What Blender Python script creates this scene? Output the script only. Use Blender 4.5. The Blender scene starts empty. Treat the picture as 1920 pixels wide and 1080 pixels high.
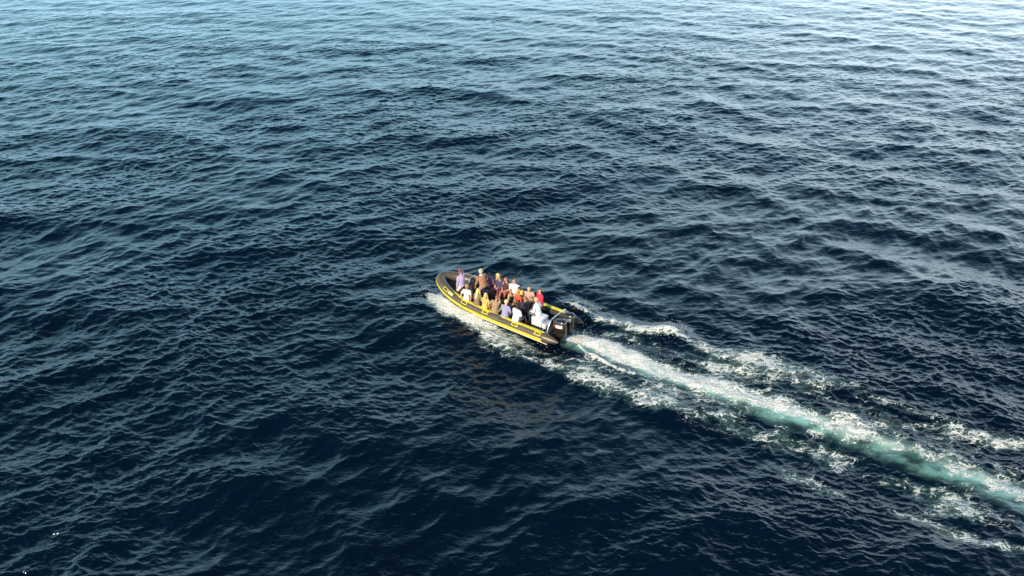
import bpy, bmesh, math, random
import numpy as np
from mathutils import Vector, Matrix, Quaternion
R = math.radians
random.seed(7)
C = bpy.context.scene.collection
S = bpy.context.scene

# ------------------------------------------------------------------ camera
cam_d = bpy.data.cameras.new("camera")
cam = bpy.data.objects.new("camera", cam_d); C.objects.link(cam)
cam_d.sensor_width = 36.0
cam_d.lens = 36.0 * 1600 / 1920
cam_d.clip_start = 0.5; cam_d.clip_end = 20000
cam.location = (-0.02, -5.83, 24.42)
cam.rotation_euler = (R(90 - 29.2), 0, 0)
S.camera = cam

# ------------------------------------------------------------------ light
SUN_EL = R(27)
SUN_AZ = math.atan2(-0.56, -0.83)          # bearing of the sun from +Y towards +X
to_sun = Vector((math.sin(SUN_AZ) * math.cos(SUN_EL), math.cos(SUN_AZ) * math.cos(SUN_EL), math.sin(SUN_EL)))
sun_d = bpy.data.lights.new("sun", 'SUN'); sun_d.energy = 5.0; sun_d.angle = R(0.55); sun_d.color = (1.0, 0.77, 0.53)
sun = bpy.data.objects.new("sun", sun_d); C.objects.link(sun)
sun.rotation_euler = to_sun.to_track_quat('Z', 'Y').to_euler()

W = bpy.data.worlds.new("World"); S.world = W; W.use_nodes = True
nt = W.node_tree; nt.nodes.clear()
def N(nt, t, **k):
    n = nt.nodes.new(t)
    for a, v in k.items(): setattr(n, a, v)
    return n
sky = N(nt, 'ShaderNodeTexSky', sky_type='NISHITA', sun_disc=False, sun_elevation=SUN_EL, sun_rotation=SUN_AZ % (2 * math.pi),
        air_density=1.0, dust_density=1.2, ozone_density=1.6)
bg = N(nt, 'ShaderNodeBackground'); out = N(nt, 'ShaderNodeOutputWorld')
bg.inputs[1].default_value = 0.15
# unseen cloud bank added low right to brighten the sea, clear deep sky overhead
tc = N(nt, 'ShaderNodeTexCoord'); sp = N(nt, 'ShaderNodeSeparateXYZ')
nt.links.new(tc.outputs['Generated'], sp.inputs[0])
def mathn(nt, op, a, b=None, c=None, clamp=False):
    n = N(nt, 'ShaderNodeMath', operation=op); n.use_clamp = clamp
    for i, v in enumerate((a, b, c)):
        if v is None: continue
        if isinstance(v, (int, float)): n.inputs[i].default_value = v
        else: nt.links.new(v, n.inputs[i])
    return n.outputs[0]
def maprange(nt, v, a, b, c, d, smooth=True):
    n = N(nt, 'ShaderNodeMapRange'); n.interpolation_type = 'SMOOTHSTEP' if smooth else 'LINEAR'
    nt.links.new(v, n.inputs[0])
    for i, x in enumerate((a, b, c, d)):
        if isinstance(x, (int, float)): n.inputs[1 + i].default_value = x
        else: nt.links.new(x, n.inputs[1 + i])
    return n.outputs[0]
def mixc(nt, f, a, b, mode='MIX'):
    n = N(nt, 'ShaderNodeMix', data_type='RGBA', blend_type=mode)
    for i, v in ((0, f), (6, a), (7, b)):
        if isinstance(v, (int, float)): n.inputs[i].default_value = v
        elif isinstance(v, tuple): n.inputs[i].default_value = v + (1,) if len(v) == 3 else v
        else: nt.links.new(v, n.inputs[i])
    return n.outputs[2]
cn = N(nt, 'ShaderNodeTexNoise'); cn.inputs['Scale'].default_value = 2.2; cn.inputs['Detail'].default_value = 4
mp = N(nt, 'ShaderNodeMapping'); mp.inputs['Scale'].default_value = (1, 1, 3.5)
nt.links.new(tc.outputs['Generated'], mp.inputs[0]); nt.links.new(mp.outputs[0], cn.inputs['Vector'])
low = maprange(nt, sp.outputs[2], 0.16, 0.64, 1.0, 0.0)
side = maprange(nt, sp.outputs[0], -0.30, 0.80, 0.0, 1.0)
cl = mathn(nt, 'MULTIPLY', low, maprange(nt, cn.outputs[0], 0.3, 0.65, 0.75, 1.0), clamp=True)
bank = mixc(nt, side, (3.7, 7.9, 9.9), (9.2, 13.3, 16.4))
skyt = mixc(nt, 1.0, sky.outputs[0], (.28, .62, .72), 'MULTIPLY')
bank = mixc(nt, maprange(nt, sp.outputs[2], .02, .34, 1, 0), bank, mixc(nt, side, (6.2, 9.8, 12.4), (15.0, 16.4, 17.2)))
cloudy = mixc(nt, cl, skyt, bank)
nt.links.new(cloudy, bg.inputs[0]); nt.links.new(bg.outputs[0], out.inputs[0])

S.view_settings.view_transform = 'Standard'; S.view_settings.look = 'None'
S.view_settings.exposure = 0.45; S.view_settings.gamma = 1.0
S.view_settings.use_curve_mapping = False
S.cycles.max_bounces = 6; S.cycles.use_denoising = True

def tag(o, label=None, cat=None, group=None, kind=None):
    for k, v in (('label', label), ('category', cat), ('group', group), ('kind', kind)):
        if v: o[k] = v
    return o

# ------------------------------------------------------------------ boat frame (forward = +X, port = +Y)
BOAT_STERN = Vector((3.085, 32.29, 0)); BOAT_BOW = BOAT_STERN + Vector((math.cos(R(143.99)), math.sin(R(143.99)), 0)) * 9.1
bdir = (BOAT_BOW - BOAT_STERN); LEN = bdir.length; bdir.normalize()
BOAT_ROT = math.atan2(bdir.y, bdir.x)

# ------------------------------------------------------------------ sea surface
rng = np.random.default_rng(11)
def ocean_tile(L, n, kmin, kmax, slope, wind, spread, kp=None, p=4.0, chop=1.0):
    """height and horizontal displacement tiles of a directional random sea, scaled to a given rms slope"""
    k1 = 2 * np.pi * np.fft.fftfreq(n, L / n)
    kx, ky = np.meshgrid(k1, k1, indexing='ij')
    k = np.hypot(kx, ky); k[0, 0] = 1e9
    th = np.arctan2(ky, kx) - wind
    D = np.abs(np.cos(th)) ** spread + 0.05
    E = k ** (-p) * D
    if kp: E *= np.exp(-1.1 * (kp / k) ** 2)
    E *= 1 / (1 + (kmin / k) ** 8) / (1 + (k / kmax) ** 6)
    E[0, 0] = 0
    w = rng.normal(size=(n, n)) + 1j * rng.normal(size=(n, n))
    H = w * np.sqrt(E)
    h = np.fft.ifft2(H)
    f = lambda F: np.real(np.fft.ifft2(F))
    sx, sy = f(1j * kx * H), f(1j * ky * H)
    s = slope / np.sqrt((sx ** 2 + sy ** 2).mean())
    dx, dy = f(1j * kx / k * H) * s * chop, f(1j * ky / k * H) * s * chop
    return (np.real(h) * s).astype(np.float32), dx.astype(np.float32), dy.astype(np.float32)
def sample(tile, L, x, y, ang=0.0):
    n = tile[0].shape[0]
    c, s = math.cos(ang), math.sin(ang)
    u = (c * x + s * y) / L * n; v = (-s * x + c * y) / L * n
    iu = np.floor(u).astype(np.int64); iv = np.floor(v).astype(np.int64)
    fu = (u - iu).astype(np.float32); fv = (v - iv).astype(np.float32)
    i0 = iu % n; i1 = (iu + 1) % n; j0 = iv % n; j1 = (iv + 1) % n
    o = []
    for t in tile:
        o.append((t[i0, j0] * (1 - fu) + t[i1, j0] * fu) * (1 - fv) + (t[i0, j1] * (1 - fu) + t[i1, j1] * fu) * fv)
    h, dx, dy = o
    return h, c * dx - s * dy, s * dx + c * dy

rows = [9.0]
while rows[-1] < 178: rows.append(rows[-1] + 0.034 + 0.0015 * max(0, rows[-1] - 15))
NR_fine = len(rows)
while rows[-1] < 9000: rows.append(rows[-1] * 1.012 + 0.2)
rows = np.array(rows); NR = len(rows); NC = 1450
uu = np.linspace(-1, 1, NC)
Y = np.repeat(rows[:, None], NC, 1); X = uu[None, :] * (rows[:, None] * 0.64 + 11.5)
Xf = X.ravel(); Yf = Y.ravel()

TA = ocean_tile(131.0, 1024, 0.25, 3.0, 0.092, R(72), 2.0, kp=0.55, chop=1.15)
TA2 = ocean_tile(83.0, 1024, 0.5, 14.0, 0.130, R(118), 2.2, kp=1.8, p=3.9, chop=1.1)
TB = ocean_tile(29.0, 1024, 7.0, 62.0, 0.215, R(92), 2.2, p=3.5, chop=1.0)
fade = np.clip(1 - (Yf - 500) / 2500, 0.0, 1)
z = np.zeros(len(Xf), np.float32); ddx = z.copy(); ddy = z.copy()
TG = ocean_tile(173.0, 512, 0.12, 0.9, 1.0, R(90), 1.5, p=3.0)
gust = sample(TG, 173.0, Xf, Yf, .5)[0]; gust = np.clip(gust / gust.std(), -2, 2)
for T, L, a, wt in ((TA, 131.0, 0.0, 1.0), (TA2, 83.0, 0.35, 1.0), (TB, 29.0, -0.2, 1.0)):
    h_, dx_, dy_ = sample(T, L, Xf + 400, Yf + 300, a)
    if T is TB: wt = np.clip(1.1 - Yf / 900, 0, 1) * np.clip(.92 + .5 * gust, .25, 1.7)
    z += h_ * wt; ddx += dx_ * wt; ddy += dy_ * wt
calmer = 1 - .62 * np.clip((Yf - 36) / 90, 0, 1)
fade = fade * calmer
z *= fade; ddx *= fade; ddy *= fade
print('sea rms height', z[:NR_fine * NC].std(), 'verts', len(z), NR_fine, NR)

# ---- wake: foam density and aerated-water fields, in ground coordinates (metres)
foam = np.zeros(len(Xf), np.float32); teal = foam.copy(); churn = foam.copy(); lift = foam.copy()
sel = np.where((Xf > -12) & (Xf < 34) & (Yf > 12) & (Yf < 46))[0]
px, py = Xf[sel], Yf[sel]
def polyd(pts):
    """distance to a polyline, the interpolated 3rd+ values there, and the signed side"""
    best = np.full(len(px), 1e9); vals = None; side = np.zeros(len(px)); tt = np.zeros(len(px))
    m = len(pts[0]) - 2; vals = np.zeros((m, len(px)))
    for i, (a, b) in enumerate(zip(pts[:-1], pts[1:])):
        ax, ay = a[0], a[1]; bx, by = b[0] - ax, b[1] - ay
        l2 = bx * bx + by * by
        t = np.clip(((px - ax) * bx + (py - ay) * by) / l2, 0, 1)
        d = np.hypot(px - ax - t * bx, py - ay - t * by)
        w = d < best
        best = np.where(w, d, best)
        side = np.where(w, np.sign(bx * (py - ay) - by * (px - ax)), side)
        for j in range(m): vals[j] = np.where(w, a[2 + j] + t * (b[2 + j] - a[2 + j]), vals[j])
    return best, vals, side
def smooth(e0, e1, x):
    t = np.clip((x - e0) / (e1 - e0), 0, 1); return t * t * (3 - 2 * t)
FM = np.zeros(len(px)); TM = FM.copy(); CH = FM.copy(); LF = FM.copy()
TN = ocean_tile(23.0, 512, 0.8, 9.0, 0.3, 0, 0, p=3.0); nz = sample(TN, 23.0, px, py)[0]; nz = nz / nz.std()
TN2 = ocean_tile(37.0, 512, 0.25, 3.0, 0.3, 0, 0, p=3.2); nz2 = sample(TN2, 37.0, px, py, 0.7)[0]; nz2 = nz2 / nz2.std()
TC = ocean_tile(7.0, 512, 4.0, 60.0, 0.5, 0, 0, p=3.0)
def band(pts, gain=.94, soft=1.0, wob=0.25, teal_gain=0.0):
    global FM
    d, v, s = polyd(pts)
    w = v[0] * (1 + wob * nz2)
    f = v[1] * np.exp(-(d / np.maximum(w, .05)) ** 2 * 1.0) * gain
    FM = np.maximum(FM, f)
    return d, v, s
# each point: x, y, half width, strength
# churned prop wash
wash = [(3.00, 32.48, .45, 1.3), (3.91, 32.07, .60, 1.35), (4.93, 31.36, .60, 1.25), (6.47, 30.07, .50, 1.08), (8.12, 28.98, .45, .98), (9.56, 28.20, .45, .95), (11.12, 27.31, .50, .92),
        (13.23, 25.84, .48, .82), (15.13, 24.56, .55, .62), (17.05, 23.28, .75, .58), (18.88, 22.09, .95, .66), (20.84, 20.57, 1.0, .66), (25.25, 17.27, 1.0, .6), (34.36, 10.22, 1.1, .55)]
d, v, s = band(wash, gain=1.0, wob=.30)
CH = np.maximum(CH, np.exp(-(d / .75) ** 2) * np.clip(v[1] - .35, 0, 1)); LF += .16 * np.exp(-(d / .55) ** 2) * np.clip(v[1] - .5, 0, 1)
tealp = [(3.31, 32.07, 0.50, .8), (4.73, 30.95, 0.75, .95), (6.68, 29.50, 0.85, 1.0), (9.06, 28.05, 0.64, .95), (11.45, 26.68, 0.72, 1.0), (13.67, 25.10, 0.72, .9), (16.00, 23.60, 0.68, .6), (17.61, 22.53, 0.72, .6),
         (19.33, 21.44, 0.80, .75), (21.94, 19.70, 0.88, .7), (34.41, 9.76, 1.04, .6)]
d, v, s = polyd(tealp)
TM = np.maximum(TM, v[1] * smooth(1.6, .1, d / v[0] + .25 * nz2 + .14 * nz))
# second, more diffuse wash lace around it
lace = [(4.53, 31.15, 1.5, .38), (8.12, 28.88, 1.8, .36), (12.28, 26.47, 1.9, .36), (16.50, 24.03, 2.1, .42), (20.81, 21.01, 2.4, .46), (34.31, 10.80, 2.8, .42)]
band(lace, wob=.35)
# bow sheet thrown out on the port side and sliding aft
bowp = [(-4.73, 37.19, .22, .9), (-4.44, 36.74, .5, 1.25), (-3.76, 35.85, .62, 1.3), (-2.87, 34.85, .65, 1.25), (-1.82, 33.79, .62, 1.1), (-0.92, 32.88, .62, .92), (0.18, 31.97, .62, .72),
        (1.19, 31.15, .6, .7), (2.11, 30.53, .5, .6)]
d, v, s = band(bowp, gain=1.0, wob=.3)
CH = np.maximum(CH, .9 * np.exp(-(d / .7) ** 2) * np.clip(v[1] - .3, 0, 1)); LF += .12 * np.exp(-(d / .5) ** 2) * np.clip(v[1] - .7, 0, 1)
# port side trailing lace
d, v, s = band([(-1.23, 32.17, .7, .56), (0.18, 30.95, .85, .58), (1.81, 29.81, 1.0, .58), (3.34, 28.88, .95, .58), (5.08, 27.84, .8, .52), (6.74, 26.89, .8, .56), (8.20, 25.73, .75, .50), (9.45, 24.88, .6, .32)], wob=.3)
LF += (.10 * np.exp(-(d / .7) ** 2) - .10 * np.exp(-((d - 1.5) / .7) ** 2)) * np.clip(v[1], 0, .6)
band([(0.99, 30.23, .9, .48), (3.63, 30.23, .9, .42), (6.29, 28.67, .9, .38), (9.61, 26.68, .9, .38), (12.76, 24.67, .9, .34)], wob=.35)
band([(10.54, 22.96, .3, .30), (12.03, 21.88, .55, .60), (13.20, 21.12, .45, .52), (14.17, 20.35, .3, .45), (15.45, 19.81, .35, .60), (16.65, 18.82, .42, .68), (17.84, 18.04, .35, .66), (19.36, 17.27, .4, .6), (25.52, 13.67, .5, .5)], wob=.3)
band([(9.22, 25.94, .8, .46), (11.32, 24.56, .9, .46), (14.51, 22.31, 1.0, .48), (17.73, 20.24, 1.0, .46), (25.43, 14.80, 1.0, .42)], wob=.35)
# curling lip peeling off the transom
d, v, s = band([(3.41, 31.56, .10, .95), (3.77, 30.95, .12, .95), (4.44, 30.12, .16, .95), (5.16, 29.50, .16, .85), (5.98, 28.98, .2, .7)], wob=.1); LF += .09 * np.exp(-(d / .2) ** 2)
# starboard quarter wave
d, v, s = band([(2.47, 36.40, .30, .5), (3.02, 35.95, .40, .78), (3.87, 35.30, .55, .78), (4.58, 34.40, .6, .72), (6.31, 33.29, .75, .62), (7.72, 32.88, .55, .70), (8.58, 32.88, .36, .98), (9.36, 31.97, .5, .66), (10.70, 31.05, .6, .56), (12.34, 30.23, .6, .52),
       (14.01, 29.19, .6, .50), (15.69, 28.05, .6, .44), (17.81, 26.47, .6, .34), (20.58, 24.88, .5, .28)], wob=.25)
LF += .20 * np.exp(-((px - 8.42) ** 2 / .9 + (py - 32.99) ** 2 / .25)) + (.13 * np.exp(-(d / .6) ** 2) - .13 * np.exp(-((d - 1.4) / .6) ** 2)) * np.clip(v[1], 0, .7); CH = np.maximum(CH, .5 * np.exp(-(d / .7) ** 2))
band([(5.01, 32.99, .7, .42), (7.65, 31.56, .8, .42), (10.53, 29.81, .8, .42), (13.65, 28.05, .8, .40), (16.92, 25.84, .8, .36), (22.87, 21.44, .9, .3)], wob=.4)
band([(18.08, 25.41, .3, .2), (19.76, 24.67, .55, .52), (21.46, 23.92, .65, .55), (24.91, 21.98, .8, .5)], wob=.35)
FM += .10 * nz * smooth(.12, .4, FM) + .07 * nz2 * smooth(.12, .4, FM)
# the hull's own frame, to keep the water calm and low under it
co, si = math.cos(BOAT_ROT), math.sin(BOAT_ROT)
bx = (px - BOAT_STERN.x) * co + (py - BOAT_STERN.y) * si; by = -(px - BOAT_STERN.x) * si + (py - BOAT_STERN.y) * co
hull_in = np.clip(1 - np.hypot(np.maximum(np.abs(bx - LEN / 2) - LEN / 2 + .6, 0), np.maximum(np.abs(by) - .9, 0)) / 1.3, 0, 1)
hull_in = smooth(0, .8, hull_in)
calm = np.maximum(hull_in, .6 * smooth(0.1, .7, TM))
z[sel] *= (1 - calm * .9); ddx[sel] *= (1 - calm * .9); ddy[sel] *= (1 - calm * .9)
hc, cx_, cy_ = sample(TC, 7.0, px, py)
cg = np.clip(CH, 0, 1) * (1 - .7 * hull_in)
tyb = np.where(bx < 5.8, 1.223, 1.223 * np.clip(1 - (np.clip(bx - 5.8, 0, None) / 3.02) ** 1.7, 0, 1) ** (1 / 1.7))
off = by - tyb; amp = .10 + .22 * smooth(2.0, 6.0, bx)
LF += np.where(by > 0, amp * np.exp(-np.clip(off - .1, 0, None) / .5) * smooth(-.35, .1, off) * smooth(.5, 2.0, bx) * smooth(9.2, 7.6, bx), 0)
z[sel] += (LF + .34 * hc * cg * 2 + .05 * np.clip(nz, -2, 2) * smooth(.3, .9, FM) * (1 - hull_in) - .10 * hull_in).astype(np.float32)
ddx[sel] += cx_ * cg * .5; ddy[sel] += cy_ * cg * .5
foam[sel] = np.clip(FM, 0, 1.5); teal[sel] = np.clip(TM, 0, 1)

P = np.empty((len(Xf), 3), np.float32)
P[:, 0] = Xf + ddx; P[:, 1] = Yf + ddy; P[:, 2] = z
ii = np.arange((NR - 1) * (NC - 1)); r_ = ii // (NC - 1); c_ = ii % (NC - 1)
v0 = r_ * NC + c_
quads = np.stack([v0, v0 + 1, v0 + NC + 1, v0 + NC], 1)
is_wake = foam[quads].max(1) > 0.30

def grid_mesh(name, q, mat, extra=None):
    used, inv = np.unique(q.ravel(), return_inverse=True)
    pv = P[used]; loops = inv.astype(np.int32); fo = foam[used]; te = teal[used]
    me = bpy.data.meshes.new(name); nf = len(q)
    if extra is not None:
        base = len(pv); pv = np.vstack([pv, extra]); loops = np.concatenate([loops, np.arange(4) + base]).astype(np.int32)
        fo = np.concatenate([fo, np.zeros(4)]); te = np.concatenate([te, np.zeros(4)]); nf += 1
    me.vertices.add(len(pv)); me.vertices.foreach_set('co', pv.astype(np.float32).ravel())
    me.loops.add(len(loops)); me.loops.foreach_set('vertex_index', loops)
    me.polygons.add(nf); me.polygons.foreach_set('loop_start', np.arange(nf, dtype=np.int32) * 4)
    me.polygons.foreach_set('use_smooth', np.ones(nf, bool))
    me.update(calc_edges=True)
    for nm, arr in (('foam', fo), ('aerated', te)):
        a = me.attributes.new(nm, 'FLOAT', 'POINT'); a.data.foreach_set('value', arr.astype(np.float32))
    me.materials.append(mat)
    o = bpy.data.objects.new(name, me); C.objects.link(o); return o

def water_material():
    m = bpy.data.materials.new('sea_water'); m.use_nodes = True; nt = m.node_tree; nt.nodes.clear()
    L = nt.links.new
    geo = N(nt, 'ShaderNodeNewGeometry')
    af = N(nt, 'ShaderNodeAttribute', attribute_name='foam'); at = N(nt, 'ShaderNodeAttribute', attribute_name='aerated')
    def noise(vec, sc, det, rough=.55, dist=0):
        n = N(nt, 'ShaderNodeTexNoise'); n.inputs['Scale'].default_value = sc; n.inputs['Detail'].default_value = det
        n.inputs['Roughness'].default_value = rough; n.inputs['Distortion'].default_value = dist
        L(vec, n.inputs['Vector']); return n
    mp = N(nt, 'ShaderNodeMapping'); mp.inputs['Rotation'].default_value = (0, 0, R(28)); mp.inputs['Scale'].default_value = (.95, 1.55, .9)
    L(geo.outputs['Position'], mp.inputs[0])
    wn = noise(mp.outputs[0], .8, 4)
    vm = N(nt, 'ShaderNodeVectorMath', operation='MULTIPLY_ADD'); L(wn.outputs['Color'], vm.inputs[0])
    vm.inputs[1].default_value = (1.0, 1.0, .3); L(mp.outputs[0], vm.inputs[2]); wv = vm.outputs[0]
    def ridge(n, k): return mathn(nt, 'SUBTRACT', 1.0, mathn(nt, 'MULTIPLY', mathn(nt, 'ABSOLUTE', mathn(nt, 'SUBTRACT', n, .5)), k), clamp=True)
    r1 = ridge(noise(wv, 1.5, 2.5).outputs[0], 7.5)
    r2 = ridge(noise(wv, 3.6, 3).outputs[0], 6.0)
    r3 = ridge(noise(wv, 9, 3).outputs[0], 5.0)
    vo = N(nt, 'ShaderNodeTexVoronoi', feature='DISTANCE_TO_EDGE'); vo.inputs['Scale'].default_value = 2.6; L(wv, vo.inputs['Vector'])
    vw = maprange(nt, vo.outputs['Distance'], 0.0, .22, 1.0, 0.0, False)
    fine = noise(geo.outputs['Position'], 14, 4, .65).outputs[0]
    psum = mathn(nt, 'MULTIPLY', r1, .34)
    psum = mathn(nt, 'MULTIPLY_ADD', r2, .28, psum); psum = mathn(nt, 'MULTIPLY_ADD', r3, .16, psum); psum = mathn(nt, 'MULTIPLY_ADD', vw, .22, psum)
    pmax = mathn(nt, 'MAXIMUM', mathn(nt, 'MAXIMUM', mathn(nt, 'MULTIPLY', r1, .95), mathn(nt, 'MULTIPLY', r2, .72)), mathn(nt, 'MAXIMUM', mathn(nt, 'MULTIPLY', vw, .9), mathn(nt, 'MULTIPLY', r3, .5)))
    pmax = mathn(nt, 'MULTIPLY', pmax, maprange(nt, noise(wv, 1.1, 3).outputs[0], .3, .7, .55, 1.15))
    p = mathn(nt, 'ADD', mathn(nt, 'MULTIPLY', psum, .36), mathn(nt, 'MULTIPLY', pmax, .62))
    p = mathn(nt, 'MULTIPLY_ADD', mathn(nt, 'SUBTRACT', fine, .5), .45, p)
    thr = maprange(nt, af.outputs['Fac'], .15, 1.25, .87, .06, False)
    hi = mathn(nt, 'ADD', thr, .15)
    fm = maprange(nt, p, thr, hi, 0.0, 1.0)
    fm = mathn(nt, 'MULTIPLY', fm, mathn(nt, 'MULTIPLY', maprange(nt, af.outputs['Fac'], .15, .8, .6, 1), maprange(nt, af.outputs['Fac'], .17, .30, 0, 1)))
    # thin, half-sunken bubbles: a faint milky veil around the lace
    veil = mathn(nt, 'MULTIPLY', maprange(nt, p, mathn(nt, 'SUBTRACT', thr, .35), hi, 0.0, 1.0), .35)
    tl = mathn(nt, 'MAXIMUM', mathn(nt, 'MULTIPLY', at.outputs['Fac'], maprange(nt, noise(wv, .9, 4).outputs[0], .32, .66, .12, 1.15)), mathn(nt, 'MULTIPLY', veil, maprange(nt, af.outputs['Fac'], .2, .5, 0, .6)), clamp=True)
    deep = mixc(nt, maprange(nt, noise(geo.outputs['Position'], .05, 2).outputs[0], .3, .7, 0, 1), (.0002, .0026, .0082), (.0004, .0038, .0108))
    milk = mathn(nt, 'MULTIPLY', maprange(nt, af.outputs['Fac'], .35, 1.0, 0, 1), maprange(nt, at.outputs['Fac'], .1, .6, .25, 1), clamp=True)
    col = mixc(nt, tl, deep, (.19, .41, .375))
    col = mixc(nt, mathn(nt, 'MULTIPLY', milk, maprange(nt, fine, .3, .65, .45, .95)), col, (.55, .68, .61))
    wat = N(nt, 'ShaderNodeBsdfPrincipled'); L(col, wat.inputs['Base Color'])
    wat.inputs['Roughness'].default_value = .07; wat.inputs['IOR'].default_value = 1.333
    mr = N(nt, 'ShaderNodeMapping'); mr.inputs['Scale'].default_value = (.6, 1.0, 1.0); L(geo.outputs['Position'], mr.inputs[0])
    rip = noise(mr.outputs[0], 6.5, 4, .6, .4).outputs[0]
    bp = N(nt, 'ShaderNodeBump'); sy_ = N(nt, 'ShaderNodeSeparateXYZ'); L(geo.outputs['Position'], sy_.inputs[0]); L(maprange(nt, sy_.outputs[1], 40, 140, .75, .3), bp.inputs['Strength']); bp.inputs['Distance'].default_value = .035; L(rip, bp.inputs['Height'])
    L(bp.outputs[0], wat.inputs['Normal'])
    fo = N(nt, 'ShaderNodeBsdfPrincipled'); fo.inputs['Roughness'].default_value = .75; fo.inputs['Specular IOR Level'].default_value = .2
    L(mixc(nt, maprange(nt, fine, .35, .6, 0, 1), (.42, .48, .47), (.80, .78, .76)), fo.inputs['Base Color'])
    bf = N(nt, 'ShaderNodeBump'); bf.inputs['Strength'].default_value = .9; bf.inputs['Distance'].default_value = .07
    L(mathn(nt, 'ADD', p, fine), bf.inputs['Height']); L(bf.outputs[0], fo.inputs['Normal'])
    mx = N(nt, 'ShaderNodeMixShader'); L(fm, mx.inputs[0]); L(wat.outputs[0], mx.inputs[1]); L(fo.outputs[0], mx.inputs[2])
    o = N(nt, 'ShaderNodeOutputMaterial'); L(mx.outputs[0], o.inputs[0])
    return m
M_water = water_material()
far = np.array([(-12000, -12000, -2.2), (12000, -12000, -2.2), (12000, 12000, -2.2), (-12000, 12000, -2.2)], np.float32)
tag(grid_mesh('sea', quads[~is_wake], M_water, far), kind='structure')
tag(grid_mesh('wake_foam', quads[is_wake], M_water), 'white foam and turquoise churned water trailing behind and beside the boat', 'wake', kind='stuff')

# ------------------------------------------------------------------ materials for things
def mat(name, col, rough=.6, metal=0.0, var=.18, sc=9.0, spec=.5, coat=0.0, bump=0.0, bsc=40.0, sheen=0.0):
    m = bpy.data.materials.new(name); m.use_nodes = True; nt = m.node_tree
    b = nt.nodes['Principled BSDF']
    t = N(nt, 'ShaderNodeTexCoord'); n = N(nt, 'ShaderNodeTexNoise'); n.inputs['Scale'].default_value = sc; n.inputs['Detail'].default_value = 4
    nt.links.new(t.outputs['Object'], n.inputs['Vector'])
    lo = tuple(c * (1 - var) for c in col); hi = tuple(min(1, c * (1 + var)) for c in col)
    nt.links.new(mixc(nt, maprange(nt, n.outputs[0], .3, .7, 0, 1), lo, hi), b.inputs['Base Color'])
    b.inputs['Roughness'].default_value = rough; b.inputs['Metallic'].default_value = metal
    b.inputs['Specular IOR Level'].default_value = spec; b.inputs['Coat Weight'].default_value = coat; b.inputs['Sheen Weight'].default_value = sheen
    if bump:
        n2 = N(nt, 'ShaderNodeTexNoise'); n2.inputs['Scale'].default_value = bsc; n2.inputs['Detail'].default_value = 3
        nt.links.new(t.outputs['Object'], n2.inputs['Vector'])
        bp = N(nt, 'ShaderNodeBump'); bp.inputs['Strength'].default_value = bump; bp.inputs['Distance'].default_value = .01
        nt.links.new(n2.outputs[0], bp.inputs['Height']); nt.links.new(bp.outputs[0], b.inputs['Normal'])
    return m
M = dict(
    tube=mat('grey_brown_hypalon', (.082, .062, .048), .38, sc=3, bump=.25, bsc=14),
    yellow=mat('yellow_hypalon', (.60, .53, .03), .5, sc=4, var=.1),
    pale=mat('pale_yellow_panel', (.70, .62, .22), .5, var=.08),
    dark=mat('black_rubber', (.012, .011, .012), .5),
    hull=mat('dark_hull', (.02, .02, .024), .25, coat=.3),
    cream=mat('cream_rail', (.62, .58, .5), .4, var=.05),
    deck=mat('dark_deck', (.022, .022, .026), .75, bump=.4, bsc=60),
    white=mat('off_white_gelcoat', (.66, .66, .70), .35, var=.05, coat=.2),
    grey=mat('console_grey', (.35, .37, .42), .4, var=.08),
    cowl=mat('glossy_black_cowl', (.022, .015, .011), .2, coat=.8, sc=3),  # brown mixed into the black for the warm reflection off the foam
    leg=mat('outboard_leg_paint', (.03, .03, .033), .35),
    steel=mat('polished_steel', (.78, .77, .75), .22, metal=.85, var=.04),
    silver=mat('silver_decal_highlight', (.66, .60, .50), .3, var=.05),
    red=mat('red_decal', (.55, .02, .02), .4),
    seat=mat('black_seat_vinyl', (.02, .018, .02), .45),
    glass=mat('tinted_windscreen', (.10, .16, .20), .08, spec=.8),
)

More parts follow.
